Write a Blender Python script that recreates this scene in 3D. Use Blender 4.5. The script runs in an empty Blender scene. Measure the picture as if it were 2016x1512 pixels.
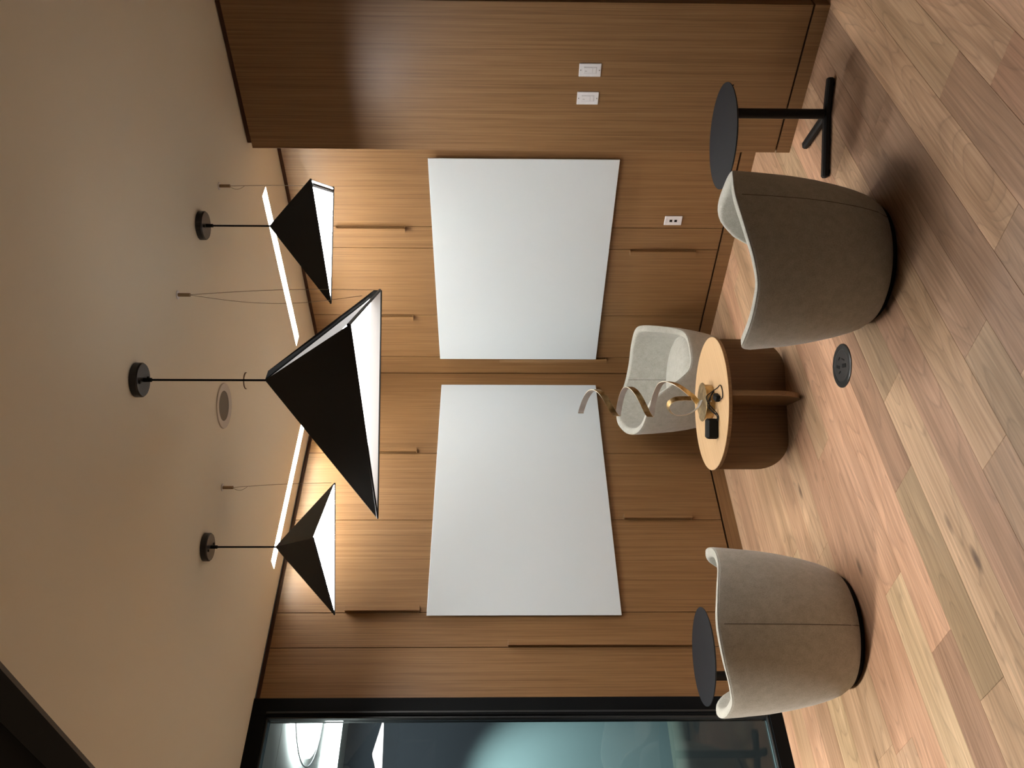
import bpy, bmesh, math, random
from mathutils import Vector, Matrix
random.seed(7)
S = bpy.context.scene
COL = S.collection

# ------------------------------------------------------------------ camera, world, exposure
FW = Vector((0.69939913, 0.71445149, -0.01999804))
RT = Vector((0.71463202, -0.69949456, 0.00290415))
UP = Vector((0.01191365, 0.0163224, 0.9997958))
CAM = Vector((-4.74679106, -4.72737933, 1.6350533))
cd = bpy.data.cameras.new('camera'); co = bpy.data.objects.new('camera', cd); COL.objects.link(co)
M = Matrix((-UP, RT, -FW)).transposed().to_4x4()      # the phone was held upright, the picture lies on its side
M.translation = CAM
co.matrix_world = M
cd.sensor_fit = 'HORIZONTAL'; cd.sensor_width = 36.0; cd.lens = 1667.483 / 2016 * 36.0
cd.clip_start = 0.05; cd.clip_end = 60
S.camera = co

W = bpy.data.worlds.new('world'); S.world = W; W.use_nodes = True
W.node_tree.nodes['Background'].inputs[0].default_value = (1.0, 0.87, 0.72, 1)
W.node_tree.nodes['Background'].inputs[1].default_value = 0.020
S.view_settings.view_transform = 'Standard'; S.view_settings.look = 'None'
S.view_settings.exposure = 0.95; S.view_settings.gamma = 1.0; S.view_settings.use_curve_mapping = False
S.cycles.use_denoising = True
S.cycles.max_bounces = 10; S.cycles.diffuse_bounces = 6; S.cycles.glossy_bounces = 4; S.cycles.transmission_bounces = 6
S.cycles.sample_clamp_indirect = 6.0
L_SHADE, L_STRIP, L_NEXT, L_SPOT = 14.5, 50.0, 5.0, 1250.0

# assumed downlight to the left, outside the picture, added without a fixture: lights the near floor and the side of the left chair
al = bpy.data.lights.new('assumed_downlight', 'SPOT'); al.energy = 330; al.spot_size = math.radians(92); al.spot_blend = 0.8; al.shadow_soft_size = 0.15; al.color = (1.0, 0.93, 0.84)
ao = bpy.data.objects.new('assumed_downlight', al); COL.objects.link(ao); ao.location = (-4.35, -0.25, 3.1)

# ------------------------------------------------------------------ materials
def mat(name, col, rough=0.6, metal=0.0, emit=None, spec=0.5, sheen=0.0):
    m = bpy.data.materials.new(name); m.use_nodes = True
    b = m.node_tree.nodes['Principled BSDF']
    b.inputs['Base Color'].default_value = (*col, 1); b.inputs['Roughness'].default_value = rough
    b.inputs['Metallic'].default_value = metal; b.inputs['Specular IOR Level'].default_value = spec
    if sheen: b.inputs['Sheen Weight'].default_value = sheen; b.inputs['Sheen Roughness'].default_value = 0.5
    if emit is not None:
        b.inputs['Emission Color'].default_value = (*emit[:3], 1); b.inputs['Emission Strength'].default_value = emit[3]
    return m
def nodes(m): return m.node_tree.nodes, m.node_tree.links, m.node_tree.nodes['Principled BSDF']
def N(m, t, **kw):
    n = m.node_tree.nodes.new(t)
    for k, v in kw.items():
        if k in n.inputs: n.inputs[k].default_value = v
        else: setattr(n, k, v)
    return n
def ramp(m, stops):
    r = m.node_tree.nodes.new('ShaderNodeValToRGB'); e = r.color_ramp.elements
    while len(e) < len(stops): e.new(0.5)
    for i, (p, c) in enumerate(stops): e[i].position = p; e[i].color = (*c, 1)
    return r
def mapped(m, scale, rnd=True, coord='pos'):
    """world position plus a random offset per object, scaled"""
    g = N(m, 'ShaderNodeNewGeometry') if coord == 'pos' else N(m, 'ShaderNodeTexCoord')
    src = g.outputs['Position'] if coord == 'pos' else g.outputs['Object']
    L = m.node_tree.links
    if rnd:
        oi = N(m, 'ShaderNodeObjectInfo'); mu = N(m, 'ShaderNodeMath', operation='MULTIPLY'); mu.inputs[1].default_value = 37.0
        L.new(oi.outputs['Random'], mu.inputs[0])
        ad = N(m, 'ShaderNodeVectorMath', operation='ADD'); L.new(src, ad.inputs[0]); L.new(mu.outputs[0], ad.inputs[1]); src = ad.outputs[0]
    mp = N(m, 'ShaderNodeMapping'); mp.inputs['Scale'].default_value = scale; L.new(src, mp.inputs['Vector'])
    return mp.outputs[0]
def noise_bump(m, scale, strength, dist=0.001, vec=None):
    n, L, b = nodes(m)
    t = N(m, 'ShaderNodeTexNoise'); t.inputs['Scale'].default_value = scale; t.inputs['Detail'].default_value = 4
    if vec is not None: L.new(vec, t.inputs['Vector'])
    bu = N(m, 'ShaderNodeBump'); bu.inputs['Strength'].default_value = strength; bu.inputs['Distance'].default_value = dist
    L.new(t.outputs[0], bu.inputs['Height']); L.new(bu.outputs[0], b.inputs['Normal'])

def veneer(name, dark, mid, light, vertical=True, rough=0.42, tint=True):
    m = mat(name, mid, rough); n, L, b = nodes(m)
    sc1 = (170, 170, 1.3) if vertical else (1.3, 170, 170)
    sc2 = (22, 22, 0.4) if vertical else (0.5, 14, 14)
    sc3 = (320, 320, 5) if vertical else (5, 320, 320)
    v1, v2, v3 = mapped(m, sc1), mapped(m, sc2), mapped(m, sc3)
    t1 = N(m, 'ShaderNodeTexNoise'); t1.inputs['Scale'].default_value = 1; t1.inputs['Detail'].default_value = 3; L.new(v1, t1.inputs['Vector'])
    t2 = N(m, 'ShaderNodeTexNoise'); t2.inputs['Scale'].default_value = 1; t2.inputs['Detail'].default_value = 2; L.new(v2, t2.inputs['Vector'])
    t3 = N(m, 'ShaderNodeTexNoise'); t3.inputs['Scale'].default_value = 1; t3.inputs['Detail'].default_value = 2; L.new(v3, t3.inputs['Vector'])
    a = N(m, 'ShaderNodeMix', data_type='FLOAT'); a.inputs[0].default_value = 0.12; L.new(t1.outputs[0], a.inputs[2]); L.new(t2.outputs[0], a.inputs[3])
    c = N(m, 'ShaderNodeMix', data_type='FLOAT'); c.inputs[0].default_value = 0.25; L.new(a.outputs[0], c.inputs[2]); L.new(t3.outputs[0], c.inputs[3])
    r = ramp(m, [(0.34, dark), (0.52, mid), (0.68, light)]); L.new(c.outputs[0], r.inputs[0])
    L.new(r.outputs[0], b.inputs['Base Color'])
    bu = N(m, 'ShaderNodeBump'); bu.inputs['Strength'].default_value = 0.12; bu.inputs['Distance'].default_value = 0.001
    L.new(t1.outputs[0], bu.inputs['Height']); L.new(bu.outputs[0], b.inputs['Normal'])
    return m
M_VEN = veneer('oak_veneer', (0.160, 0.080, 0.028), (0.235, 0.126, 0.050), (0.285, 0.163, 0.072))
M_VENH = veneer('oak_veneer_level', (0.155, 0.077, 0.027), (0.220, 0.117, 0.046), (0.265, 0.15, 0.066), vertical=False)
M_TOP = veneer('pale_ash_top', (0.48, 0.30, 0.145), (0.57, 0.375, 0.195), (0.62, 0.43, 0.235), vertical=False, rough=0.5)
M_REVEAL = mat('dark_recess', (0.09, 0.04, 0.02), 0.8)
M_CEIL = mat('ceiling_paint', (0.88, 0.84, 0.71), 0.9); noise_bump(M_CEIL, 220, 0.08)
M_WHITE = mat('white_plastic', (0.80, 0.80, 0.82), 0.35)
M_WHITE2 = mat('white_plastic_key', (0.72, 0.72, 0.74), 0.4)
M_BOARD = mat('white_glass_board', (0.615, 0.68, 0.72), 0.22, spec=0.25)
M_BOARDEDGE = mat('board_edge', (0.86, 0.89, 0.88), 0.3)
M_BLACK = mat('black_powder_coat', (0.006, 0.006, 0.0065), 0.5, spec=0.3)
M_SHADEOUT = mat('black_shade_metal', (0.0065, 0.0065, 0.007), 0.55, spec=0.3)
M_TBL = mat('charcoal_tabletop', (0.011, 0.0125, 0.0155), 0.6, spec=0.18)
M_FRAME = mat('black_anodised_frame', (0.0035, 0.0045, 0.0055), 0.6, spec=0.1)
M_FRAME2 = mat('dark_grey_bead', (0.022, 0.025, 0.027), 0.4)
M_CANOPY = mat('canopy_black', (0.014, 0.014, 0.015), 0.4)
M_STEEL = mat('steel_wire', (0.30, 0.24, 0.18), 0.4, 0.8)
M_SHADEIN = mat('shade_white_interior', (0.9, 0.9, 0.9), 0.6, emit=(1.0, 0.98, 0.95, L_SHADE))
M_SPILL = mat('shade_plate_back', (0.8, 0.8, 0.8), 0.6, emit=(1.0, 0.98, 0.95, 0.3))
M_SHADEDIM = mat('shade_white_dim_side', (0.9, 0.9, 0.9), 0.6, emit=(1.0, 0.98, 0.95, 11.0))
M_PLATE = mat('shade_light_plate', (0.9, 0.9, 0.9), 0.6, emit=(1.0, 0.98, 0.95, 4.0))
M_SHADEWHITE = mat('shade_white_paint', (0.85, 0.85, 0.85), 0.6)
M_LENS = mat('strip_lens', (0.9, 0.9, 0.9), 0.5, emit=(1.0, 0.975, 0.93, L_STRIP))
M_RUBBER = mat('black_rubber', (0.004, 0.004, 0.004), 0.6, spec=0.2)
M_CHROME = mat('pin_metal', (0.8, 0.8, 0.8), 0.2, 1.0)
M_BRASS = mat('brushed_brass', (0.40, 0.285, 0.13), 0.38, 1.0)
def _brass():
    n, L, b = nodes(M_BRASS); v = mapped(M_BRASS, (30, 30, 30), rnd=False, coord='obj')
    t = N(M_BRASS, 'ShaderNodeTexNoise'); t.inputs['Scale'].default_value = 1; L.new(v, t.inputs['Vector'])
    r = ramp(M_BRASS, [(0.35, (0.30, 0.20, 0.085)), (0.65, (0.55, 0.41, 0.21))]); L.new(t.outputs[0], r.inputs[0]); L.new(r.outputs[0], b.inputs['Base Color'])
_brass()
M_LED = mat('ribbon_inner_face', (0.46, 0.42, 0.39), 0.35, 0.4)
M_EDGE = mat('ribbon_edge', (0.72, 0.64, 0.50), 0.35, 0.4)
def fabric(name, dark, light):
    m = mat(name, light, 0.95, spec=0.15, sheen=0.25); n, L, b = nodes(m)
    v = mapped(m, (1, 1, 1), rnd=False, coord='obj')
    t = N(m, 'ShaderNodeTexNoise'); t.inputs['Scale'].default_value = 260; t.inputs['Detail'].default_value = 3; L.new(v, t.inputs['Vector'])
    t2 = N(m, 'ShaderNodeTexNoise'); t2.inputs['Scale'].default_value = 30; t2.inputs['Detail'].default_value = 4; L.new(v, t2.inputs['Vector'])
    a = N(m, 'ShaderNodeMix', data_type='FLOAT'); a.inputs[0].default_value = 0.35; L.new(t.outputs[0], a.inputs[2]); L.new(t2.outputs[0], a.inputs[3])
    r = ramp(m, [(0.36, dark), (0.62, light)]); L.new(a.outputs[0], r.inputs[0]); L.new(r.outputs[0], b.inputs['Base Color'])
    bu = N(m, 'ShaderNodeBump'); bu.inputs['Strength'].default_value = 0.25; bu.inputs['Distance'].default_value = 0.0015
    L.new(t.outputs[0], bu.inputs['Height']); L.new(bu.outputs[0], b.inputs['Normal'])
    return m
M_WOOL = fabric('oatmeal_wool', (0.335, 0.328, 0.280), (0.470, 0.468, 0.420))
M_SEAM = mat('seam_shadow_thread', (0.10, 0.085, 0.07), 0.9)
M_CARPET = mat('dark_carpet', (0.016, 0.018, 0.019), 0.95)
M_NAVY = mat('slate_blue_wall_paint', (0.026, 0.034, 0.046), 0.75)
M_NCEIL = mat('next_room_ceiling_tile', (0.78, 0.80, 0.79), 0.9)
M_NLAMP = mat('next_room_lamp_lens', (0.9, 0.9, 0.9), 0.5, emit=(0.95, 1.0, 0.99, L_NEXT))
M_DARKC = mat('dark_open_ceiling', (0.006, 0.006, 0.006), 0.9)
M_FASCIA = mat('grey_fascia', (0.14, 0.135, 0.125), 0.8)
def glass():
    m = bpy.data.materials.new('clear_glass'); m.use_nodes = True; t = m.node_tree; t.nodes.clear()
    o = t.nodes.new('ShaderNodeOutputMaterial'); tr = t.nodes.new('ShaderNodeBsdfTransparent'); tr.inputs[0].default_value = (0.80, 0.84, 0.83, 1)
    gl = t.nodes.new('ShaderNodeBsdfGlossy'); gl.inputs['Roughness'].default_value = 0.015
    fr = t.nodes.new('ShaderNodeFresnel'); fr.inputs['IOR'].default_value = 1.5
    mx = t.nodes.new('ShaderNodeMixShader'); t.links.new(fr.outputs[0], mx.inputs[0]); t.links.new(tr.outputs[0], mx.inputs[1]); t.links.new(gl.outputs[0], mx.inputs[2])
    t.links.new(mx.outputs[0], o.inputs[0]); return m
M_GLASS = glass()
def plank_mat():
    m = mat('oak_floor_board', (0.4, 0.28, 0.2), 0.50, spec=0.4); n, L, b = nodes(m)
    # fine grain along X
    v1 = mapped(m, (2.2, 95, 95)); t1 = N(m, 'ShaderNodeTexNoise'); t1.inputs['Scale'].default_value = 1; t1.inputs['Detail'].default_value = 4; L.new(v1, t1.inputs['Vector'])
    # cathedral figure: contour lines of a stretched smooth field
    v2 = mapped(m, (0.75, 5.2, 5.2)); t2 = N(m, 'ShaderNodeTexNoise'); t2.inputs['Scale'].default_value = 1; t2.inputs['Detail'].default_value = 1.2; t2.inputs['Distortion'].default_value = 0.35; L.new(v2, t2.inputs['Vector'])
    mu = N(m, 'ShaderNodeMath', operation='MULTIPLY'); mu.inputs[1].default_value = 17.0; L.new(t2.outputs[0], mu.inputs[0])
    fr = N(m, 'ShaderNodeMath', operation='FRACT'); L.new(mu.outputs[0], fr.inputs[0])
    cr = ramp(m, [(0.0, (0, 0, 0)), (0.10, (0.9, 0.9, 0.9)), (0.28, (1, 1, 1)), (0.92, (0.55, 0.55, 0.55)), (1.0, (0.0, 0.0, 0.0))]); L.new(fr.outputs[0], cr.inputs[0])
    # broad cloudiness and streaks
    v3 = mapped(m, (1.0, 9, 9)); t3 = N(m, 'ShaderNodeTexNoise'); t3.inputs['Scale'].default_value = 1; t3.inputs['Detail'].default_value = 3; L.new(v3, t3.inputs['Vector'])
    # knots
    v4 = mapped(m, (1.5, 4.5, 4.5)); vo = N(m, 'ShaderNodeTexVoronoi'); vo.inputs['Scale'].default_value = 1.0; L.new(v4, vo.inputs['Vector'])
    kr = ramp(m, [(0.0, (1, 1, 1)), (0.045, (0.8, 0.8, 0.8)), (0.10, (0, 0, 0))]); L.new(vo.outputs['Distance'], kr.inputs[0])
    oi = N(m, 'ShaderNodeObjectInfo')
    def mulc(a, fac_out, dark, amount):
        x = N(m, 'ShaderNodeMix', data_type='RGBA', blend_type='MULTIPLY'); x.inputs[0].default_value = amount
        r = ramp(m, [(0.30, dark), (0.68, (1.08, 1.08, 1.08))]); L.new(fac_out, r.inputs[0])
        L.new(a, x.inputs[6]); L.new(r.outputs[0], x.inputs[7]); return x.outputs[2]
    c = oi.outputs['Color']
    c = mulc(c, t1.outputs[0], (0.66, 0.60, 0.54), 0.75)
    c = mulc(c, t3.outputs[0], (0.66, 0.62, 0.56), 0.8)
    x = N(m, 'ShaderNodeMix', data_type='RGBA', blend_type='MULTIPLY'); x.inputs[0].default_value = 0.24; L.new(c, x.inputs[6]); L.new(cr.outputs[0], x.inputs[7]); c = x.outputs[2]
    y = N(m, 'ShaderNodeMix', data_type='RGBA'); L.new(kr.outputs[0], y.inputs[0]); L.new(c, y.inputs[6]); y.inputs[7].default_value = (0.10, 0.055, 0.03, 1)
    L.new(y.outputs[2], b.inputs['Base Color'])
    bu = N(m, 'ShaderNodeBump'); bu.inputs['Strength'].default_value = 0.15; bu.inputs['Distance'].default_value = 0.001
    L.new(t1.outputs[0], bu.inputs['Height']); L.new(bu.outputs[0], b.inputs['Normal'])
    return m
M_PLANK = plank_mat()
M_SUB = mat('subfloor', (0.05, 0.03, 0.02), 0.9)

# ------------------------------------------------------------------ helpers
def link_mesh(name, bm, m, parent=None, smooth=False, loc=None):
    me = bpy.data.meshes.new(name); bm.normal_update(); bm.to_mesh(me); bm.free()
    o = bpy.data.objects.new(name, me); COL.objects.link(o)
    for mm in (m if isinstance(m, (list, tuple)) else [m]): me.materials.append(mm)
    if smooth: me.polygons.foreach_set('use_smooth', [True] * len(me.polygons))
    if parent is not None:
        o.parent = parent
    if loc is not None: o.location = loc
    return o
def thing(name, label, cat, loc=(0, 0, 0), rz=0.0, group=None):
    o = bpy.data.objects.new(name, None); COL.objects.link(o); o.location = loc; o.rotation_euler = (0, 0, rz)
    o.empty_display_size = 0.1; o['label'] = label; o['category'] = cat
    if group: o['group'] = group
    return o
def tag(o, label, cat, group=None):
    o['label'] = label; o['category'] = cat
    if group: o['group'] = group
    return o
def struct(name, loc=(0, 0, 0)):
    o = bpy.data.objects.new(name, None); COL.objects.link(o); o.location = loc; o['kind'] = 'structure'; o.empty_display_size = 0.1
    return o
def st(o): o['kind'] = 'structure'; return o
def box(bm, x0, x1, y0, y1, z0, z1, bev=0.0):
    r = bmesh.ops.create_cube(bm, size=1.0)
    for v in r['verts']:
        v.co = Vector(((x0 + x1) / 2 + v.co.x * (x1 - x0), (y0 + y1) / 2 + v.co.y * (y1 - y0), (z0 + z1) / 2 + v.co.z * (z1 - z0)))
    if bev > 0:
        es = list({e for v in r['verts'] for e in v.link_edges})
        bmesh.ops.bevel(bm, geom=es, offset=bev, segments=1, affect='EDGES')
def boxo(name, b, m, parent=None, bev=0.0):
    bm = bmesh.new(); box(bm, *b, bev=bev); return link_mesh(name, bm, m, parent)
def lathe(bm, prof, seg=48, c=(0, 0, 0), cap=True):
    rings = []
    for r, z in prof:
        rings.append([bm.verts.new((c[0] + r * math.cos(2 * math.pi * i / seg), c[1] + r * math.sin(2 * math.pi * i / seg), c[2] + z)) for i in range(seg)])
    for a, b in zip(rings, rings[1:]):
        for i in range(seg):
            j = (i + 1) % seg; bm.faces.new((a[i], a[j], b[j], b[i]))
    if cap:
        bm.faces.new(list(reversed(rings[0]))); bm.faces.new(rings[-1])
def cyl(bm, r, z0, z1, c=(0, 0), seg=48, bev=0.0):
    if bev: lathe(bm, [(r - bev, z0), (r, z0 + bev), (r, z1 - bev), (r - bev, z1)], seg, (c[0], c[1], 0))
    else: lathe(bm, [(r, z0), (r, z1)], seg, (c[0], c[1], 0))
def tube(bm, pts, r, seg=8):
    pts = [Vector(p) for p in pts]; rings = []; n = None
    for i, p in enumerate(pts):
        t = (pts[min(i + 1, len(pts) - 1)] - pts[max(i - 1, 0)]).normalized()
        if n is None:
            n = t.orthogonal().normalized()
        else:
            n = (n - t * n.dot(t)); n = n.normalized() if n.length > 1e-6 else t.orthogonal().normalized()
        b = t.cross(n)
        rings.append([bm.verts.new(p + (n * math.cos(2 * math.pi * k / seg) + b * math.sin(2 * math.pi * k / seg)) * r) for k in range(seg)])
    for a, b2 in zip(rings, rings[1:]):
        for k in range(seg):
            j = (k + 1) % seg; bm.faces.new((a[k], a[j], b2[j], b2[k]))
    bm.faces.new(list(reversed(rings[0]))); bm.faces.new(rings[-1])
def catmull(pts, n=8):
    pts = [Vector(p) for p in pts]; P = [2 * pts[0] - pts[1]] + pts + [2 * pts[-1] - pts[-2]]; out = []
    for i in range(1, len(P) - 2):
        a, b, c, d = P[i - 1:i + 3]
        for k in range(n):
            t = k / n
            out.append(0.5 * ((2 * b) + (c - a) * t + (2 * a - 5 * b + 4 * c - d) * t * t + (3 * b - a - 3 * c + d) * t ** 3))
    out.append(pts[-1]); return out

# ------------------------------------------------------------------ floor: 184 mm oak boards running along X
floor = struct('floor')
boxo('subfloor', (-7.0, 2.6, -7.4, 0.0, -0.06, -0.014), M_SUB, floor)
PW = 0.1838
TONES = [(0.56, 0.405, 0.300), (0.60, 0.420, 0.315), (0.50, 0.365, 0.265), (0.43, 0.300, 0.220), (0.58, 0.440, 0.320), (0.47, 0.345, 0.255), (0.62, 0.445, 0.335)]
PINK, TAN, BROWN, OLIVE, PALE = (0.60, 0.405, 0.300), (0.58, 0.435, 0.315), (0.40, 0.268, 0.195), (0.44, 0.345, 0.235), (0.62, 0.50, 0.355)
# row index k: strip between y=-1.97+PW*k and y=-1.97+PW*(k+1); measured end joints and the tone left (-x) of each
KNOWN = {
    0: ([-3.27], [BROWN, PINK]),
    1: ([-2.92], [PALE, PINK]),
    2: ([-2.05], [PINK, TAN]),
    3: ([-1.75], [PINK, TAN]),
    4: ([-3.39, -2.41], [TAN, (0.52, 0.39, 0.28), TAN]),
    5: ([-3.02, -1.30], [TAN, (0.58, 0.42, 0.31), PINK]),
    6: ([-2.2], [PALE, TAN]),
    -1: ([-3.535, -2.665], [(0.55, 0.41, 0.29), OLIVE, BROWN]),
    -2: ([-2.33], [(0.60, 0.46, 0.335), (0.50, 0.39, 0.28)]),
    -3: ([-3.75, -1.75], [TAN, (0.50, 0.345, 0.26), PINK]),
    -4: ([-1.20], [TAN, (0.47, 0.34, 0.25)]),
    -5: ([-2.64, -1.39], [(0.48, 0.37, 0.27), (0.46, 0.33, 0.25), (0.42, 0.29, 0.22)]),
    -6: ([-2.90, -1.42], [(0.56, 0.42, 0.31), (0.44, 0.31, 0.235), (0.41, 0.29, 0.22)]),
    -7: ([-2.51, -0.2], [(0.42, 0.30, 0.22), (0.62, 0.45, 0.325), (0.5, 0.36, 0.26)]),
    -8: ([-1.83, 0.3], [(0.44, 0.30, 0.215), (0.56, 0.42, 0.30), (0.5, 0.36, 0.26)]),
    -9: ([-2.10, 0.1], [(0.47, 0.30, 0.215), (0.59, 0.425, 0.31), (0.5, 0.36, 0.26)]),
}
X0, X1 = -7.0, 2.6
for k in range(-30, 11):
    y0 = -1.97 + PW * k; y1 = y0 + PW
    if y0 > -0.002: break
    y1 = min(y1, -0.0005)
    if k in KNOWN: js, cs = list(KNOWN[k][0]), list(KNOWN[k][1])
    else: js, cs = [], []
    lo = (js[0] if js else X0 + random.uniform(0.3, 2.0)); hi = (js[-1] if js else lo)
    if not js: js = [lo]; cs = [random.choice(TONES), random.choice(TONES)]
    x = lo
    while x - X0 > 2.4:
        x -= random.uniform(1.6, 2.3); js.insert(0, x); cs.insert(0, random.choice(TONES))
    x = hi
    while X1 - x > 2.4:
        x += random.uniform(1.6, 2.3); js.append(x); cs.append(random.choice(TONES))
    ed = [X0] + js + [X1]
    for i in range(len(ed) - 1):
        g = 0.0003; b = 0.0009
        bm = bmesh.new(); box(bm, ed[i] + g, ed[i + 1] - g, y0 + g, y1 - g, -0.014, random.uniform(-0.0004, 0.0), bev=b)
        o = link_mesh('plank', bm, M_PLANK, floor); f = random.uniform(0.95, 1.05)
        o.color = (cs[i][0] * f * 1.06, cs[i][1] * f * 0.96, cs[i][2] * f * 0.84, 1)

# ------------------------------------------------------------------ ceiling with two recessed slots
SLOT_A = (-0.475, -0.375, -1.93, -0.73)     # along the right wall
SLOT_B = (-1.88, -0.68, -0.245, -0.155)     # along the left wall
CZ = 3.0
bm = bmesh.new()
xs = sorted({-3.64, 2.6, SLOT_A[0], SLOT_A[1], SLOT_B[0], SLOT_B[1]}); ys = sorted({-7.4, 0.0, SLOT_A[2], SLOT_A[3], SLOT_B[2], SLOT_B[3]})
def inslot(x, y): return any(s[0] < x < s[1] and s[2] < y < s[3] for s in (SLOT_A, SLOT_B))
for a, b in zip(xs, xs[1:]):
    for c, d in zip(ys, ys[1:]):
        if not inslot((a + b) / 2, (c + d) / 2):
            for z in (CZ, CZ + 0.12):
                bm.faces.new([bm.verts.new(p) for p in ((a, c, z), (a, d, z), (b, d, z), (b, c, z))])
for s in (SLOT_A, SLOT_B):
    P = [(s[0], s[2]), (s[1], s[2]), (s[1], s[3]), (s[0], s[3])]
    for i in range(4):
        p, q = P[i], P[(i + 1) % 4]
        bm.faces.new([bm.verts.new(v) for v in ((*p, CZ), (*q, CZ), (*q, CZ + 0.12), (*p, CZ + 0.12))])
bmesh.ops.remove_doubles(bm, verts=bm.verts, dist=1e-5)
st(link_mesh('ceiling', bm, M_CEIL))
st(boxo('ceiling_fascia', (-3.655, -3.64, -7.4, 0.1, 3.0, 3.145), M_FASCIA))
st(boxo('ceiling_open', (-7.6, -3.64, -7.4, 0.1, 3.145, 3.19), M_DARKC))
# linear lights
for nm, s, lab in (('a', SLOT_A, 'long thin glowing ceiling strip light beside the right wall'), ('b', SLOT_B, 'long thin glowing ceiling strip light above the left whiteboard')):
    t = thing('strip_light', lab, 'light', ((s[0] + s[1]) / 2, (s[2] + s[3]) / 2, CZ), 0, 'recessed linear ceiling lights')
    hx, hy = (s[1] - s[0]) / 2 - 0.001, (s[3] - s[2]) / 2 - 0.001
    boxo('lens', (-hx + 0.004, hx - 0.004, -hy + 0.004, hy - 0.004, 0.035, 0.040), M_LENS, t)
    boxo('housing', (-hx, hx, -hy, hy, 0.041, 0.10), M_WHITE, t)
# recessed round fitting (switched off)
t = thing('ceiling_downlight', 'round white ceiling fitting with a dark recessed centre, switched off', 'downlight', (-1.828, -1.583, CZ))
bm = bmesh.new(); lathe(bm, [(0.076, -0.002), (0.113, -0.006), (0.116, 0.0), (0.116, 0.0), (0.076, -0.0001)], 48, cap=False); bmesh.ops.remove_doubles(bm, verts=bm.verts, dist=1e-6)
link_mesh('trim_ring', bm, mat('trim_white', (0.66, 0.62, 0.56), 0.6), t)
bm = bmesh.new(); lathe(bm, [(0.0005, -0.0008), (0.076, -0.0008), (0.076, -0.002)], 48, cap=False); link_mesh('grille', bm, mat('grey_mesh', (0.20, 0.18, 0.15), 0.8), t)
# concealed sprinkler cover
t = thing('sprinkler_cover', 'small round cover plate in the ceiling near the biggest pendant', 'sprinkler', (-1.475, -1.405, CZ))
bm = bmesh.new(); cyl(bm, 0.043, -0.007, -0.004); link_mesh('cover_plate', bm, M_CEIL, t)
bm = bmesh.new(); cyl(bm, 0.046, -0.004, -0.0005); link_mesh('gap_shadow_disc', bm, M_REVEAL, t)  # dark disc: shadow of the gap round the cover, put in as colour

# ------------------------------------------------------------------ timber walls of separate panels
TH = 0.020; G = 0.0022; ZB = 0.098; ZT = 2.972
def handle_on(parent, wall, s, z0, z1, side, depth=0.028, w=0.034):
    """upright J-shaped pull; s = coordinate along the wall of the seam it sits at; side = +1/-1 direction it extends"""
    a, b = (s, s + side * w) if side > 0 else (s + side * w, s)
    bm = bmesh.new()
    if wall == 'L':
        box(bm, a, b, -TH - depth, -TH - depth + 0.009, z0, z1, 0.001)            # face
        c = (b - 0.009, b) if side > 0 else (a, a + 0.009)
        box(bm, c[0], c[1], -TH - depth + 0.009, -TH + 0.0, z0, z1)                # return to the door
        for zz in (z0, z1 - 0.006): box(bm, a + 0.001, b - 0.001, -TH - depth + 0.009, -TH, zz, zz + 0.006)
    else:
        box(bm, -TH - depth, -TH - depth + 0.009, a, b, z0, z1, 0.001)
        c = (b - 0.009, b) if side > 0 else (a, a + 0.009)
        box(bm, -TH - depth + 0.009, -TH, c[0], c[1], z0, z1)
        for zz in (z0, z1 - 0.006): box(bm, -TH - depth + 0.009, -TH, a + 0.001, b - 0.001, zz, zz + 0.006)
    return link_mesh('handle', bm, M_VEN, parent)
# the faces of both walls stand at x=0 / y=0; the backing lies behind
def panel_wall(name, wall, seams, handles):
    w = struct(name)
    s0, s1 = seams[0], seams[-1]
    if wall == 'L': boxo('backing', (s0, s1 + 0.05, TH + 0.001, 0.10, 0.0, 3.0), M_REVEAL, w)
    else: boxo('backing', (TH + 0.001, 0.10, s0, s1, 0.0, 3.0), M_REVEAL, w)
    ps = []
    for a, b in zip(seams, seams[1:]):
        bb = (a + G, b - G, 0.0, TH, ZB, ZT) if wall == 'L' else (0.0, TH, a + G, b - G, ZB, ZT)
        ps.append(boxo('panel', bb, M_VEN, w, bev=0.001))
    for s, z0, z1, side in handles:
        i = min(range(len(ps)), key=lambda i: abs((seams[i] if side > 0 else seams[i + 1]) - s))
        h = handle_on(ps[i], wall, s, z0, z1, side)
        h.location = (0, TH, 0) if wall == 'L' else (TH, 0, 0)
    return w
wl = panel_wall('wall_left', 'L', [-2.635, -2.325, -2.094, -1.403, -0.820, -0.0],
    [(-2.094, 2.095, 2.555, 1), (-0.820, 2.197, 2.66, 1), (-1.403, 0.298, 0.76, 1), (-2.325, 0.40, 1.553, 1)])
wr = panel_wall('wall_right', 'R', [-2.60, -1.389, -1.211, -0.604, -0.178, -0.0],
    [(-1.389, 2.241, 2.708, 1), (-1.211, 0.252, 0.706, 1), (-0.604, 2.238, 2.70, 1), (-0.178, 0.77, 1.60, 1)])
st(boxo('baseboard_left', (-2.635, 0.0, 0.0, TH, 0.0, 0.086), M_VENH, None))
st(boxo('baseboard_right', (0.0, TH, -2.60, 0.0, 0.0, 0.086), veneer('oak_veneer_y', (0.155, 0.077, 0.027), (0.220, 0.117, 0.046), (0.265, 0.15, 0.066)), None))
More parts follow.
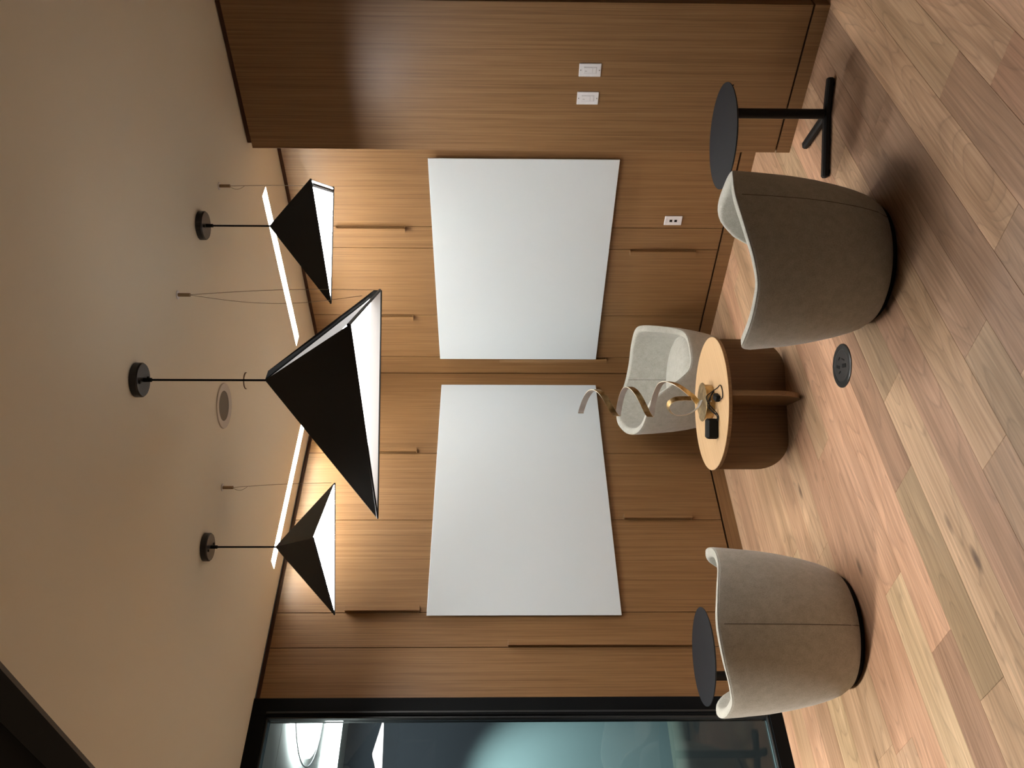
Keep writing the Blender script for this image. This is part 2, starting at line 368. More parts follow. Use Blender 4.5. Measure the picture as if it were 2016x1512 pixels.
# square column in front of the right wall
wc = struct('wall_column')
CX, CY0, CY1 = -0.545, -3.090, -2.283
boxo('backing', (CX + TH + 0.001, 1.2, CY0 + TH + 0.001, CY1 - TH - 0.001, 0, 3.0), M_REVEAL, wc)
boxo('panel', (CX, CX + TH, CY0, CY1, 0.083, ZT), M_VEN, wc, 0.001)
boxo('panel', (CX + TH + 0.0005, 0.0, CY1 - TH, CY1, 0.083, ZT), M_VEN, wc, 0.001)
boxo('panel', (CX + TH + 0.0005, 1.2, CY0, CY0 + TH, 0.083, ZT), M_VEN, wc, 0.001)
boxo('plinth', (CX, CX + TH, CY0, CY1, 0.0, 0.073), M_VEN, wc)
boxo('plinth', (CX + TH + 0.0005, 0.0, CY1 - TH, CY1, 0.0, 0.073), M_VEN, wc)
boxo('plinth', (CX + TH + 0.0005, 1.2, CY0, CY0 + TH, 0.0, 0.073), M_VEN, wc)
st(boxo('wall_far_right', (1.2, 1.3, -7.4, CY0 + 0.3, 0, 3.0), M_CEIL))

# ------------------------------------------------------------------ whiteboards
def board(lab, wall, a, b, z0, z1):
    t = thing('whiteboard', lab, 'whiteboard', ((a + b) / 2, 0, z0) if wall == 'L' else (0, (a + b) / 2, z0), 0 if wall == 'L' else -math.pi / 2, 'frameless white glass boards')
    h = (b - a) / 2; H = z1 - z0
    boxo('glass_panel', (-h, h, -0.030, -0.0235, 0, H), M_BOARD, t, bev=0.0012)
    boxo('edge_backing', (-h + 0.003, h - 0.003, -0.0234, -0.0200, 0.003, H - 0.003), M_BOARDEDGE, t)
    for sx in (-1, 1):
        boxo('mount_rail', (sx * (h - 0.15) - 0.02, sx * (h - 0.15) + 0.02, -0.0199, -0.0003, 0.1, H - 0.1), M_BLACK, t)
board('wider frameless white glass board on the left wood wall', 'L', -2.131, -0.157, 0.853, 2.050)
board('narrower frameless white glass board on the right wood wall beside the column', 'R', -1.923, -0.183, 0.855, 2.060)

# ------------------------------------------------------------------ switches and outlet
def switch(lab, y, nm='dimmer_switch'):
    t = thing(nm, lab, 'light switch', (CX, y, 1.151), -math.pi / 2, 'wall switches on the column')
    bm = bmesh.new(); box(bm, -0.0355, 0.0355, -0.006, -0.0003, -0.057, 0.057, bev=0.0022); link_mesh('cover_plate', bm, M_WHITE, t)
    boxo('frame', (-0.0175, 0.0175, -0.0075, -0.0061, -0.034, 0.034), M_WHITE2, t, 0.0005)
    boxo('rocker', (-0.0145, 0.0145, -0.0092, -0.0076, -0.012, 0.032), M_WHITE, t, 0.0006)
    boxo('slider', (-0.0145, 0.0145, -0.0090, -0.0076, -0.031, -0.0155), M_WHITE, t, 0.0006)
    for z in (0.018, 0.024): boxo('button', (-0.006, -0.001, -0.0096, -0.0093, z - 0.0015, z + 0.0015), mat('button_grey', (0.35, 0.35, 0.37), 0.5), t)
    for z in (-0.048, 0.048):
        bm = bmesh.new(); cyl(bm, 0.003, 0, 0.0012, seg=16); o = link_mesh('screw', bm, mat('screw_grey', (0.3, 0.3, 0.3), 0.4, 0.7), t); o.rotation_euler = (math.pi / 2, 0, 0); o.location = (0, -0.0061, z)
switch('white dimmer switch plate on the wood column, nearer the outer edge', -2.750)
switch('white dimmer switch plate on the wood column, nearer the whiteboard', -2.596)
t = thing('data_outlet', 'white wall plate with two dark square sockets low on the right wall', 'outlet', (0, -1.453, 0.444), -math.pi / 2)
bm = bmesh.new(); box(bm, -0.036, 0.036, -0.007, -0.0003, -0.059, 0.059, bev=0.003); link_mesh('cover_plate', bm, M_WHITE, t)
boxo('label_strip', (-0.020, 0.020, -0.0076, -0.0071, 0.038, 0.050), M_WHITE2, t)
for z in (-0.016, 0.016):
    boxo('socket', (-0.009, 0.009, -0.0082, -0.0071, z - 0.009, z + 0.009), M_RUBBER, t, 0.0005)

# ------------------------------------------------------------------ glazed wall and the room behind it
GX = -2.637
w = struct('window_1')
def mould(name, x0, x1, z0, z1, y0, y1, m, par): return boxo(name, (x0, x1, y0, y1, z0, z1), m, par, 0.0015)
XE = -6.6
mould('frame', GX - 0.100, GX, 0.0, 3.0, -0.010, 0.085, M_FRAME, w)
mould('frame', XE, GX - 0.100, 2.915, 3.0, -0.010, 0.085, M_FRAME, w)
mould('frame', XE, GX - 0.100, 0.0, 0.075, -0.010, 0.085, M_FRAME, w)
mould('glazing_bead', GX - 0.112, GX - 0.101, 0.088, 2.902, 0.004, 0.070, M_FRAME2, w)
mould('glazing_bead', XE, GX - 0.101, 2.903, 2.914, 0.004, 0.070, M_FRAME2, w)
mould('glazing_bead', XE, GX - 0.101, 0.076, 0.087, 0.004, 0.070, M_FRAME2, w)
boxo('jamb_line', (GX - 0.088, GX - 0.078, -0.0135, -0.0105, 0.075, 2.915), M_FRAME2, w)
boxo('pane', (XE, GX - 0.113, 0.034, 0.044, 0.088, 2.902), M_GLASS, w)
YF = 3.21
wn = struct('wall_next_room')
boxo('far_wall', (-7.6, 0.6, YF, YF + 0.1, -0.1, 3.0), M_NAVY, wn)
boxo('end_wall', (0.5, 0.6, 0.2, YF, -0.1, 3.0), M_NAVY, wn)
boxo('end_wall', (-7.6, -7.5, 0.101, YF, -0.1, 3.0), M_NAVY, wn)
boxo('partition_back', (GX, 0.6, 0.105, 0.125, 0, 3.0), M_NAVY, wn)
st(boxo('floor_next_room', (-7.6, 0.6, 0.09, YF, -0.06, -0.002), M_CARPET))
st(boxo('ceiling_next_room', (-7.6, 0.6, 0.101, YF, 3.02, 3.07), M_NCEIL))
cn = struct('ceiling_tiles')
xx = -7.5
for xi in range(9):
    for (ya, yb) in ((0.105, 0.74), (0.74, 1.36), (1.36, 1.98), (1.98, 2.60), (2.60, YF)):
        boxo('panel', (xx + 0.003, xx + 0.887, ya + 0.003, yb - 0.003, 3.0, 3.019), M_NCEIL, cn, 0.001)
    xx += 0.89
t = thing('ceiling_light', 'large round overexposed ceiling light behind the glass', 'light', (-2.03, 1.17, 3.0), 0, 'ceiling lights in the room behind the glass')
bm = bmesh.new(); cyl(bm, 0.47, -0.075, -0.030, seg=64, bev=0.004); link_mesh('diffuser', bm, M_NLAMP, t)
bm = bmesh.new(); cyl(bm, 0.30, -0.0295, -0.0005, seg=48); link_mesh('ceiling_plate', bm, M_WHITE, t)
bm = bmesh.new(); lathe(bm, [(0.52, -0.066), (0.528, -0.066), (0.528, -0.060), (0.52, -0.060)], 64, cap=False); link_mesh('rim_ring', bm, M_WHITE, t)
t = thing('ceiling_light', 'long rectangular ceiling light behind the glass beside the dark wall', 'light', (-2.2, 2.36, 3.0), 0, 'ceiling lights in the room behind the glass')
boxo('diffuser', (-2.2, 2.2, -0.21, 0.21, -0.060, -0.030), M_NLAMP, t, 0.003)
boxo('ceiling_plate', (-2.1, 2.1, -0.12, 0.12, -0.0295, -0.0005), M_WHITE, t)
sp = bpy.data.lights.new('added_glow_spot', 'SPOT'); sp.energy = L_SPOT; sp.color = (0.74, 1.0, 0.84); sp.spot_size = math.radians(52); sp.spot_blend = 0.9; sp.shadow_soft_size = 0.05  # added spot without a fixture, makes the soft teal glow on the far wall
so = bpy.data.objects.new('added_glow_spot', sp); COL.objects.link(so); so.location = (-2.0, 1.9, 2.6)
so.rotation_euler = (Vector((-2.0, 3.21, 0.92)) - Vector(so.location)).to_track_quat('-Z', 'Y').to_euler()

# ------------------------------------------------------------------ pendants
def tri_plate(bm, P, th, inward):
    """thin plate on triangle/polygon P, thickened towards 'inward' point"""
    P = [Vector(p) for p in P]; n = (P[1] - P[0]).cross(P[2] - P[0]).normalized()
    if n.dot(Vector(inward) - P[0]) < 0: n = -n
    A = [bm.verts.new(p) for p in P]; B = [bm.verts.new(p + n * th) for p in P]
    bm.faces.new(A); bm.faces.new(list(reversed(B)))
    for i in range(len(P)):
        j = (i + 1) % len(P); bm.faces.new((A[i], B[i], B[j], A[j]))
    bmesh.ops.recalc_face_normals(bm, faces=bm.faces)
def inset_poly(P, d, inward, off):
    P = [Vector(p) for p in P]; c = sum(P, Vector()) / len(P); n = (P[1] - P[0]).cross(P[2] - P[0]).normalized()
    if n.dot(Vector(inward) - P[0]) < 0: n = -n
    return [p + (c - p) * d + n * off for p in P]
def pendant(label, canopy, apex, A, B, C, anchor, slit=False, wire_to=None, loop=0.0, rod=False):
    O = Vector((apex[0], apex[1], 0)); t = thing('pendant_lamp', label, 'pendant lamp', (O.x, O.y, 0), 0, 'faceted black pendant lamps')
    ap, A, B, C = [Vector(v) - O for v in (apex, A, B, C)]
    cen = (ap + A + B + C) / 4
    cc = Vector((canopy[0], canopy[1], 0)) - O
    bm = bmesh.new(); lathe(bm, [(0.066, 2.999), (0.066, 2.975), (0.062, 2.970), (0.0005, 2.970)], 48, (cc.x, cc.y, 0), cap=False); can = link_mesh('canopy', bm, M_CANOPY, t)
    for a in (0.6, 3.7):
        bm = bmesh.new(); cyl(bm, 0.006, 2.966, 2.9705, (cc.x + 0.040 * math.cos(a), cc.y + 0.040 * math.sin(a)), 12); link_mesh('screw', bm, M_RUBBER, can)
    bm = bmesh.new(); cyl(bm, 0.008, 2.940, 2.9705, (cc.x, cc.y), 16); link_mesh('cord_grip', bm, M_RUBBER, can)
    bm = bmesh.new(); tube(bm, [(cc.x, cc.y, 2.945), (0, 0, ap.z - 0.004)], 0.0042, 10); link_mesh('cord', bm, M_RUBBER, t)
    # faces (outer black plates with a white lit skin inside)
    tw = 0.010      # blunt tip
    def tip(v): return ap + (v - ap) * (0.012 / (v - ap).length) * 1.4
    def face(P, name='shade_face'):
        bm = bmesh.new(); tri_plate(bm, P, 0.0022, cen); return link_mesh(name, bm, M_SHADEOUT, t)
    def skin(P, m=M_SHADEIN, d=0.03, off=0.006):
        bm = bmesh.new(); tri_plate(bm, inset_poly(P, d, cen, off), 0.0008, cen); return link_mesh('light_skin', bm, m, t)
    face([ap, C, B]); face([ap, B, A])
    if slit:
        skin([ap, B, A], M_SHADEWHITE, d=0.004, off=0.003)
    else: skin([ap, B, A])
    if slit:
        # this side stays open: only a folded flange along the ridge and a rod along the rim
        fl = C + (A - C) * 0.86
        rid = ap + (C - ap) * 0.055
        face([ap, A, A + Vector((0, 0, 0.028)), ap + RT * 0.036 + Vector((0, 0, -0.012))], 'flange')
        skin([ap, C, B], M_SHADEWHITE)
        # light plate tucked just above the open base: full light downwards, a faint spill up into the shade
        k = 0.035 / (ap.z - A.z); bm = bmesh.new()
        tri_plate(bm, inset_poly([v + (ap - v) * k for v in (A, B, C)], 0.012, cen, 0.0), 0.001, ap); link_mesh('light_plate', bm, M_PLATE, t)
        k = 0.045 / (ap.z - A.z); bm = bmesh.new()
        tri_plate(bm, inset_poly([v + (ap - v) * k for v in (A, B, C)], 0.03, cen, 0.0), 0.001, ap); link_mesh('plate_back', bm, M_SPILL, t)
        bm = bmesh.new(); tube(bm, [C + Vector((0, 0, 0.002)), A + Vector((0, 0, 0.002))], 0.0065, 6); link_mesh('rim_rod', bm, M_SHADEOUT, t)
    else:
        face([ap, C, A]); skin([ap, C, B], M_SHADEDIM); skin([ap, C, A], M_SHADEIN)
        if rod:
          bm = bmesh.new(); d = (cen - (A + C) / 2); d.z = 0; d = d.normalized() * 0.022
          tube(bm, [C + (A - C) * 0.05 + d + Vector((0, 0, -0.001)), C + (A - C) * 0.95 + d + Vector((0, 0, -0.001))], 0.010, 6); link_mesh('rim_rod', bm, M_SHADEOUT, t)
    # rim lip round the open base
    for P, Q in ((A, B), (B, C)):
        bm = bmesh.new(); tube(bm, [P + Vector((0, 0, -0.003)), Q + Vector((0, 0, -0.003))], 0.0042, 6); link_mesh('rim_lip', bm, M_SHADEOUT, t)
    # levelling wire
    an = Vector((anchor[0], anchor[1], 0)) - O
    bm = bmesh.new(); cyl(bm, 0.019, 2.9965, 2.9995, (an.x, an.y), 20); wa = link_mesh('wire_anchor', bm, M_WHITE, t)
    bm = bmesh.new(); cyl(bm, 0.008, 2.945, 2.9964, (an.x, an.y), 14); link_mesh('wire_gripper', bm, mat('brass_fitting', (0.35, 0.25, 0.15), 0.4, 0.8), wa)
    e = Vector(A) + Vector((0, 0, 0.012)) if wire_to is None else Vector(wire_to) - O
    a0 = Vector((an.x, an.y, 2.95)); pts = []
    for i in range(25):
        s = i / 24; p = a0.lerp(e, s); pts.append(p + Vector((RT.x, RT.y, 0)) * (0.012 * math.sin(math.pi * s) * (1 if loop > 0.2 else 0.4)))
    bm = bmesh.new(); tube(bm, pts, 0.0012, 6)
    # the slack end of the wire hangs back from the gripper
    pts = []
    for i in range(25):
        s = i / 24
        pts.append(a0 + Vector((-RT.x, -RT.y, 0)) * (loop * (0.14 * math.sin(math.pi * min(1, s)))) + Vector((0, 0, -s * (0.22 if loop < 0.2 else 0.74))))
    if loop < 0.2:
        pts = [a0 + Vector((-RT.x, -RT.y, 0)) * (0.016 * math.sin(math.pi * i / 16)) + (e - a0).normalized() * (0.075 * i / 16) for i in range(17)]
    tube(bm, pts, 0.0010, 6)
    link_mesh('wire', bm, M_STEEL, t)
    return t
pendant('biggest faceted black pendant lamp, in the middle, one side slit open', (-2.468, -2.416), (-2.468, -2.416, 2.512),
        (-1.900, -2.394, 2.130), (-2.653, -1.780, 2.130), (-2.593, -2.810, 2.130), (-1.912, -2.373), slit=True, loop=0.25)
pendant('small faceted black pendant lamp nearest the column, hanging before the right wall', (-1.471, -2.421), (-1.471, -2.421, 2.682),
        (-1.109, -2.402, 2.440), (-1.568, -2.038, 2.440), (-1.534, -2.712, 2.440), (-1.109, -2.402), loop=0.1, rod=True)
pendant('small faceted black pendant lamp nearest the glass partition, two black facets showing', (-2.490, -1.319), (-2.490, -1.319, 2.670),
        (-2.120, -1.332, 2.440), (-2.593, -0.871, 2.440), (-2.604, -1.563, 2.440), (-2.133, -1.310), loop=0.1)

# ------------------------------------------------------------------ tub chairs
def interp(cp, th):
    """periodic cubic (Catmull) interpolation of (deg, value) control points"""
    n = len(cp); th = th % 360
    for i in range(n):
        a = cp[i][0]; b = cp[(i + 1) % n][0] + (360 if i == n - 1 else 0)
        x = th if th >= cp[0][0] else th + 360
        if a <= x <= b:
            t = (x - a) / (b - a); v = [cp[(i + k) % n][1] for k in (-1, 0, 1, 2)]
            xs_ = [cp[(i + k) % n][0] + 360 * ((i + k) // n) for k in (-1, 0, 1, 2)]
            m1 = (v[2] - v[0]) / (xs_[2] - xs_[0]) * (b - a); m2 = (v[3] - v[1]) / (xs_[3] - xs_[1]) * (b - a)
            if (v[1] - v[0]) * (v[2] - v[1]) <= 0: m1 = 0
            if (v[2] - v[1]) * (v[3] - v[2]) <= 0: m2 = 0
            return (2 * t**3 - 3 * t**2 + 1) * v[1] + (t**3 - 2 * t**2 + t) * m1 + (-2 * t**3 + 3 * t**2) * v[2] + (t**3 - t**2) * m2
RH = 0.30
PROF = [(0.028, 0.268), (0.06, 0.290), (0.10, 0.306), (0.175, 0.328), (0.29, 0.352), (0.39, 0.367), (0.53, 0.380), (0.65, 0.388), (0.80, 0.392)]
def rad(z):
    for (a, ra), (b, rb) in zip(PROF, PROF[1:]):
        if z <= b: return ra + (rb - ra) * max(0, (z - a)) / (b - a)
    return PROF[-1][1]
def chair(label, x, y, face_deg, rim, seat_off=(0.015, 0.0), sx=1.0):
    t = thing('lounge_chair', label, 'chair', (x, y, 0), math.radians(face_deg), 'oatmeal wool tub chairs')
    NT = 96; bm = bmesh.new(); cols = []; TW = 0.048; ZS = 0.255
    for i in range(NT):
        th = 360.0 * i / NT; H = interp(rim, th); c, s = math.cos(math.radians(th)), math.sin(math.radians(th)); row = []
        def P(r, z): return (r * c * sx, r * s, z)
        row.append(P(0.225, 0.022)); row.append(P(0.255, 0.022))
        nz = 14; top = H - TW * RH
        for k in range(nz + 1):
            z = 0.028 + (top - 0.028) * k / nz; row.append(P(rad(z), z))
        R = rad(top)
        for k in range(1, 12):
            a = math.pi * k / 12; ca = math.cos(a); row.append(P(R - TW / 2 + TW / 2 * (ca ** 0.55 if ca > 0 else ca), top + TW * RH * (math.sin(a) ** 0.7 if ca > 0 else math.sin(a) * 1.6 - 0.6)))
        ni = 8; zi = min(ZS, top - 0.01)
        for k in range(ni + 1):
            z = top + (zi - top) * k / ni
            z -= TW * RH * 0.6 * (1 - k / ni); row.append(P(rad(z) - TW - 0.035 * (k / ni) ** 2, z))
        row.append(P(0.02, zi))
        cols.append([bm.verts.new(p) for p in row])
    for i in range(NT):
        a, b = cols[i], cols[(i + 1) % NT]
        for k in range(len(a) - 1): bm.faces.new((a[k], b[k], b[k + 1], a[k + 1]))
    bm.faces.new([c[0] for c in reversed(cols)]); bm.faces.new([c[-1] for c in cols])
    link_mesh('shell', bm, M_WOOL, t, smooth=True)
    # rim piping
    bm = bmesh.new(); pts = []
    for i in range(NT + 1):
        th = 360.0 * i / NT; H = interp(rim, th); top = H - TW * RH; R = rad(top) - 0.004
        z = top + TW * RH * 0.72; pts.append((R * math.cos(math.radians(th)) * sx, R * math.sin(math.radians(th)), z))
    tube(bm, pts, 0.0030, 6); link_mesh('piping', bm, M_WOOL, t, smooth=True)
    # centre-back seam, outside and inside
    H = interp(rim, 180); bm = bmesh.new()
    tube(bm, [(-(rad(z)) * sx, 0, z) for z in [0.03 + (H - 0.06) * k / 12 for k in range(13)]], 0.0016, 5)
    top = H - TW * RH
    si = math.radians(138); top = interp(rim, 138) - TW * RH
    tube(bm, [((rad(z) - TW - 0.035 * (1 - (z - ZS) / (top - ZS)) ** 2) * math.cos(si), (rad(z) - TW - 0.035 * (1 - (z - ZS) / (top - ZS)) ** 2) * math.sin(si), z) for z in [ZS + (top - ZS) * k / 8 for k in range(9)]], 0.0014, 5)
    link_mesh('seam', bm, M_SEAM, t)
    # seat cushion
    bm = bmesh.new(); NR = 10; rings = []
    prof = [(0.0, 0.0), (0.70, 0.0), (0.93, 0.012), (1.0, 0.045), (0.985, 0.075), (0.93, 0.098), (0.82, 0.115), (0.62, 0.130), (0.38, 0.139), (0.15, 0.142)]
    for r, z in prof[1:]:
        rings.append([bm.verts.new((seat_off[0] + 0.312 * r * math.cos(2 * math.pi * i / 64) * sx, seat_off[1] + 0.312 * r * math.sin(2 * math.pi * i / 64), 0.260 + z - 0.014 * math.cos(2 * math.pi * i / 64) * r)) for i in range(64)])
    for a, b in zip(rings, rings[1:]):
        for i in range(64): j = (i + 1) % 64; bm.faces.new((a[i], a[j], b[j], b[i]))
    bm.faces.new(list(reversed(rings[0]))); bm.faces.new(rings[-1])
    link_mesh('seat_cushion', bm, M_WOOL, t, smooth=True)
    bm = bmesh.new(); lathe(bm, [(0.240, 0.0), (0.252, 0.004), (0.252, 0.018), (0.240, 0.0215)], 64); link_mesh('swivel_base', bm, M_RUBBER, t, smooth=True)
    return t
# rim height by angle from the sitter's front (0), left = +90, back = 180, right = 270
RIM = [(0, 0.345), (30, 0.355), (45, 0.43), (52, 0.51), (58, 0.555), (68, 0.592), (80, 0.605), (100, 0.607), (120, 0.607), (136, 0.627), (158, 0.667), (180, 0.687), (202, 0.667), (225, 0.632), (250, 0.614), (274, 0.608), (284, 0.588), (292, 0.545), (297, 0.51), (304, 0.43), (318, 0.36), (338, 0.345)]
RIM_FAR = [(0, 0.335), (24, 0.345), (36, 0.40), (43, 0.50), (50, 0.585), (60, 0.625), (94, 0.637), (117, 0.640), (137, 0.660), (150, 0.688), (171, 0.735), (189, 0.745), (210, 0.717), (231, 0.680), (259, 0.642), (276, 0.628), (289, 0.617), (299, 0.58), (309, 0.495), (318, 0.42), (328, 0.355), (345, 0.335)]
chair('oatmeal tub chair nearest the camera, back turned, beside the right side table', -1.807, -2.484, 81, RIM)
chair('oatmeal tub chair seen from behind beside the glass partition', -2.808, -1.098, 66, RIM)
chair('oatmeal tub chair in the corner facing out behind the coffee table', -0.575, -0.515, 267.8, RIM_FAR)

# ------------------------------------------------------------------ side tables
def side_table(label, hub, top_c, h, legs, seed_ang):
    t = thing('side_table', label, 'side table', (hub[0], hub[1], 0), 0, 'black round side tables')
    tc = (top_c[0] - hub[0], top_c[1] - hub[1])
    bm = bmesh.new(); lathe(bm, [(0.232, h - 0.010), (0.246, h - 0.004), (0.246, h)], 72, (tc[0], tc[1], 0)); link_mesh('tabletop', bm, M_TBL, t)
    bm = bmesh.new(); cyl(bm, 0.024, 0.036, h - 0.014, seg=32); link_mesh('pole', bm, M_BLACK, t, smooth=False)
    L = math.hypot(*tc); a = math.atan2(tc[1], tc[0])
    bm = bmesh.new(); box(bm, -0.05, L + 0.03, -0.03, 0.03, h - 0.0145, h - 0.0102); o = link_mesh('mounting_plate', bm, M_BLACK, t); o.rotation_euler = (0, 0, a)
    for (lx, ly) in legs:
        d = Vector((lx - hub[0], ly - hub[1])); l = d.length; bm = bmesh.new()
        box(bm, -0.012, l, -0.020, 0.020, 0.004, 0.035, bev=0.008); o = link_mesh('leg', bm, M_BLACK, t); o.rotation_euler = (0, 0, math.atan2(d.y, d.x))
        bm = bmesh.new(); cyl(bm, 0.012, 0.0, 0.005, (l - 0.03, 0), 16); g = link_mesh('glide', bm, M_RUBBER, o)
    bm = bmesh.new(); bx = tc[0] + 0.235 * math.cos(seed_ang); by = tc[1] + 0.235 * math.sin(seed_ang)
    tube(bm, [(bx * 0.9, by * 0.9, h - 0.013), (bx * 0.97, by * 0.97, h - 0.030), (bx * 0.99, by * 0.99, h - 0.034)], 0.003, 8); link_mesh('release_lever', bm, M_BLACK, t)
    return t
side_table('round black side table with an open three-legged foot beside the column', (-0.928, -2.718), (-1.085, -2.680), 0.552,
           [(-0.845, -2.866), (-1.135, -2.490), (-0.775, -2.455)], math.radians(-62))
side_table('round black side table behind the chair near the glass partition', (-2.745, -0.497), (-2.690, -0.610), 0.550,
           [(-2.90, -0.60), (-2.62, -0.43), (-2.80, -0.32)], math.radians(135))

# ------------------------------------------------------------------ coffee table
TC = (-1.513, -1.272); TZ = 0.425; TR = 0.373
t = thing('coffee_table', 'low round coffee table with pale top on crossed oak panels', 'coffee table', (TC[0], TC[1], 0), math.radians(-34.5))
bm = bmesh.new(); lathe(bm, [(TR - 0.002, TZ - 0.019), (TR, TZ - 0.017), (TR, TZ - 0.0025), (TR - 0.002, TZ - 0.0022)], 96); link_mesh('tabletop_edge', bm, M_VEN, t)
bm = bmesh.new(); lathe(bm, [(TR - 0.0005, TZ - 0.0021), (TR - 0.0005, TZ)], 96); link_mesh('tabletop', bm, M_TOP, t)
def leg_panel(a, b, rc, thk, rot):
    """upright panel from s=a to s=b, rounded lower corners of radius rc at the outer ends"""
    zt = TZ - 0.0195; pts = []
    if a < 0 and b > 0 and abs(a) > 0.2:
        pts += [(a, zt)] + [(a + rc - rc * math.cos(q), rc * 1.1 - rc * 1.1 * math.sin(q)) for q in [math.pi / 2 * k / 12 for k in range(13)]]
    else: pts += [(a, zt), (a, 0.0)]
    if b > 0.2: pts += [(b - rc + rc * math.sin(q), rc * 1.1 - rc * 1.1 * math.cos(q)) for q in [math.pi / 2 * k / 12 for k in range(13)]] + [(b, zt)]
    else: pts += [(b, 0.0), (b, zt)]
    bm = bmesh.new(); A = [bm.verts.new((s, -thk / 2, z)) for s, z in pts]; B = [bm.verts.new((s, thk / 2, z)) for s, z in pts]
    bm.faces.new(A); bm.faces.new(list(reversed(B)))
    for i in range(len(pts)): j = (i + 1) % len(pts); bm.faces.new((A[i], B[i], B[j], A[j]))
    bmesh.ops.recalc_face_normals(bm, faces=bm.faces)
    o = link_mesh('leg_panel', bm, M_VENP, t); o.rotation_euler = (0, 0, rot); return o
M_VENP = veneer('oak_table_base', (0.135, 0.073, 0.028), (0.20, 0.112, 0.046), (0.245, 0.145, 0.064))
leg_panel(-0.368, 0.368, 0.17, 0.026, 0.0)
leg_panel(0.0135, 0.368, 0.17, 0.026, -math.pi / 2)
leg_panel(0.0135, 0.368, 0.17, 0.026, math.pi / 2)

# ------------------------------------------------------------------ spiral lamp
LC = (-1.511, -1.282)
lamp = thing('spiral_lamp', 'brass spiral ribbon table lamp standing on the coffee table', 'lamp', (LC[0], LC[1], TZ))
bm = bmesh.new(); cyl(bm, 0.098, 0.0005, 0.046, seg=64); link_mesh('base_drum', bm, M_BRASS, lamp)
bm = bmesh.new(); cyl(bm, 0.109, 0.0465, 0.0505, seg=64, bev=0.001); link_mesh('base_disc', bm, M_BRASS, lamp)
def ribbon(path, nrm, width, name, wdir=None, parent=lamp):
    """flat band following path; nrm = outward normals"""
    bm = bmesh.new(); th = 0.003; rows = []
    for i, p in enumerate(path):
        t_ = (path[min(i + 1, len(path) - 1)] - path[max(i - 1, 0)]).normalized(); n = (nrm[i] - t_ * nrm[i].dot(t_)).normalized(); w = t_.cross(n).normalized() * (width / 2)
        rows.append([bm.verts.new(q) for q in (p - w + n * th, p + w + n * th, p + w, p - w)])
    for a, b in zip(rows, rows[1:]):
        for k in range(4):
            f = bm.faces.new((a[k], a[(k + 1) % 4], b[(k + 1) % 4], b[k])); f.material_index = 1 if k == 2 else (0 if k == 0 else 2)
    bm.faces.new(rows[0]); bm.faces.new(list(reversed(rows[-1])))
    bmesh.ops.recalc_face_normals(bm, faces=bm.faces)
    return link_mesh(name, bm, [M_BRASS, M_LED, M_EDGE], parent, smooth=False)
rt = Vector((RT.x, RT.y, 0)).normalized(); fr = Vector((-FW.x, -FW.y, 0)).normalized()   # rightwards / towards the room
path, nr = [], []
def lerp_tab(tab, x):
    for (a, va), (b, vb) in zip(tab, tab[1:]):
        if x <= b:
            t_ = (x - a) / (b - a); return va + (vb - va) * t_
    return tab[-1][1]
ZTAB = [(-90, 0.052), (-45, 0.150), (0, 0.262), (90, 0.305), (180, 0.335), (270, 0.400), (360, 0.466), (450, 0.497), (540, 0.523), (630, 0.590), (720, 0.655), (810, 0.705), (895, 0.735)]
RTAB = [(-90, 0.012), (-45, 0.095), (0, 0.118), (90, 0.092), (180, 0.080), (360, 0.082), (540, 0.078), (720, 0.066), (895, 0.062)]
zs, rs, an = [], [], []
K = 200
for i in range(K + 1):
    a_ = -90 + 985 * i / K; an.append(a_); zs.append(lerp_tab(ZTAB, a_)); rs.append(lerp_tab(RTAB, a_))
def smooth(v, n=6): return [sum(v[max(0, i - n):i + n + 1]) / len(v[max(0, i - n):i + n + 1]) for i in range(len(v))]
zs, rs = smooth(zs), smooth(rs)
for i in range(K + 1):
    ang = math.radians(an[i]); d = rt * math.cos(ang) - fr * math.sin(ang)
    path.append(Vector((0, 0, zs[i])) + d * rs[i]); nr.append(d)
ribbon(path, nr, 0.031, 'spiral_ribbon')
ctrl = [rt * 0.012 + Vector((0, 0, 0.052)), rt * -0.030 + fr * 0.02 + Vector((0, 0, 0.080)), rt * -0.062 + fr * 0.04 + Vector((0, 0, 0.135)), rt * -0.071 + fr * 0.05 + Vector((0, 0, 0.205)),
        rt * -0.046 + fr * 0.07 + Vector((0, 0, 0.246)), rt * -0.012 + fr * 0.09 + Vector((0, 0, 0.256)), rt * 0.014 + fr * 0.10 + Vector((0, 0, 0.228)), rt * 0.020 + fr * 0.10 + Vector((0, 0, 0.185)), rt * 0.020 + fr * 0.10 + Vector((0, 0, 0.135))]
pp = catmull(ctrl, 8); cen2 = rt * -0.02 + fr * 0.05 + Vector((0, 0, 0.185))
ribbon(pp, [(p - cen2).normalized() for p in pp], 0.030, 'curled_ribbon')
# cable, plug and adaptor: all one lead of the lamp
def LP(a, b, z): return rt * a + fr * b + Vector((0, 0, z))
bm = bmesh.new()
tube(bm, catmull([LP(0.010, 0.098, 0.030), LP(0.04, 0.125, 0.032), LP(0.06, 0.13, 0.02), LP(0.03, 0.125, 0.035), LP(-0.03, 0.13, 0.040), LP(-0.065, 0.15, 0.012), LP(-0.078, 0.16, 0.006), LP(-0.095, 0.165, 0.010)], 8), 0.0028, 8)
tube(bm, catmull([LP(-0.095, 0.172, 0.012), LP(-0.074, 0.170, 0.006), LP(-0.055, 0.162, 0.010), LP(-0.01, 0.14, 0.045), LP(0.03, 0.12, 0.055), LP(0.055, 0.12, 0.03), LP(0.080, 0.15, 0.004), LP(0.095, 0.21, 0.004), LP(0.07, 0.25, 0.004), LP(0.03, 0.262, 0.006), LP(0.018, 0.225, 0.012)], 8), 0.0028, 8)
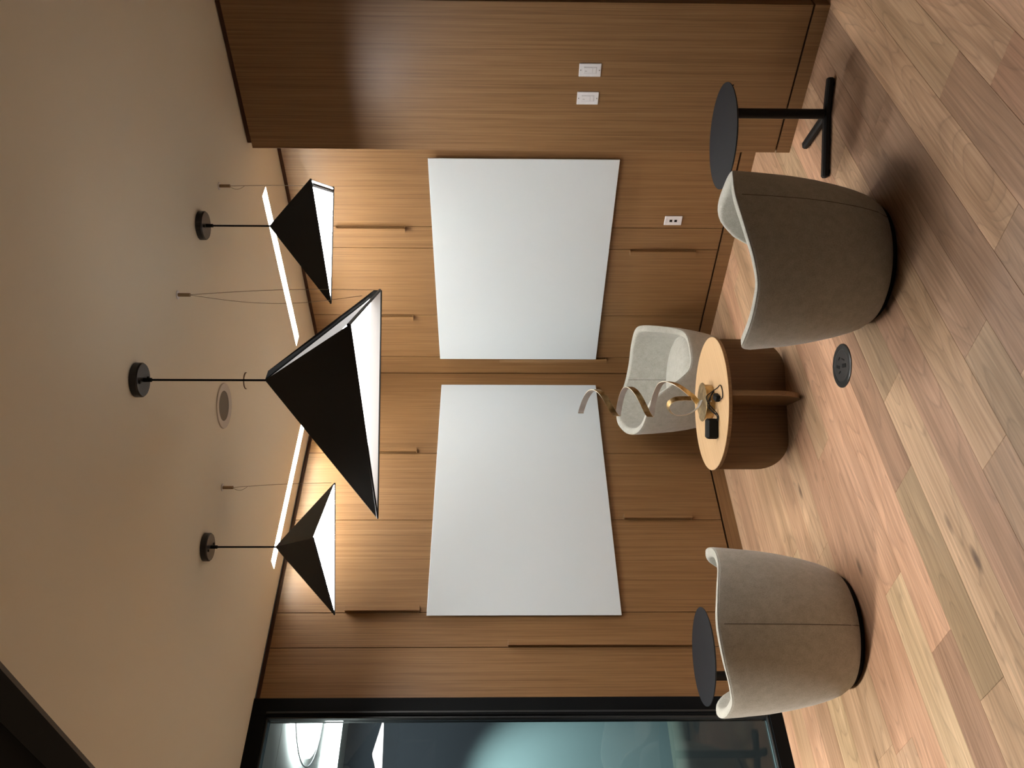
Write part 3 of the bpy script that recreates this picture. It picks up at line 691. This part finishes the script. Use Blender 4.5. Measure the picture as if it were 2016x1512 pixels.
tube(bm, catmull([LP(0.062, 0.115, 0.012), LP(0.02, 0.118, 0.038), LP(-0.02, 0.125, 0.05), LP(-0.05, 0.15, 0.025), LP(-0.070, 0.175, 0.005), LP(-0.100, 0.18, 0.008)], 8), 0.0028, 8)
cable = link_mesh('cable', bm, M_RUBBER, lamp, smooth=True)
bm = bmesh.new(); box(bm, -0.027, 0.027, -0.018, 0.018, 0.0005, 0.032, bev=0.007); o = link_mesh('plug', bm, M_RUBBER, cable); o.location = LP(0.028, 0.185, 0.0); o.rotation_euler = (0, 0, 0.5)
bm = bmesh.new(); box(bm, -0.055, 0.055, -0.032, 0.032, 0.0008, 0.062, bev=0.010); o = link_mesh('power_adaptor', bm, M_RUBBER, lamp); o.location = LP(-0.142, 0.140, 0.0); o.rotation_euler = (0, 0, math.radians(-44))
bm = bmesh.new(); cyl(bm, 0.004, 0.0, 0.003, seg=14); o = link_mesh('set_screw', bm, M_CHROME, lamp); o.location = fr * 0.0975 + rt * 0.008 + Vector((0, 0, 0.024)); o.rotation_euler = fr.to_track_quat('Z', 'Y').to_euler()

# ------------------------------------------------------------------ floor box
t = thing('floor_box', 'round black floor outlet cover set in the wood floor', 'floor outlet', (-1.916, -1.965, 0), math.radians(20))
bm = bmesh.new(); lathe(bm, [(0.104, 0.0002), (0.104, 0.004), (0.099, 0.0075), (0.080, 0.0075), (0.078, 0.0055), (0.0005, 0.0055)], 64, cap=False); link_mesh('cover', bm, mat('floor_box_black', (0.018, 0.021, 0.021), 0.35), t)
bm = bmesh.new(); lathe(bm, [(0.074, 0.0057), (0.072, 0.0064), (0.0005, 0.0064)], 48, cap=False); link_mesh('lid', bm, mat('floor_box_lid', (0.012, 0.012, 0.012), 0.5), t)
for (x, y, a, l, w_) in ((0.028, 0.02, 0.3, 0.035, 0.014), (-0.03, -0.015, 0.5, 0.04, 0.018), (0.0, 0.035, 0.9, 0.02, 0.008), (-0.005, -0.035, 0.2, 0.03, 0.006), (0.035, -0.02, 1.1, 0.018, 0.008)):
    bm = bmesh.new(); box(bm, -l / 2, l / 2, -w_ / 2, w_ / 2, 0.0065, 0.0085, bev=0.0006); o = link_mesh('latch', bm, M_RUBBER, t); o.location = (x, y, 0); o.rotation_euler = (0, 0, a)
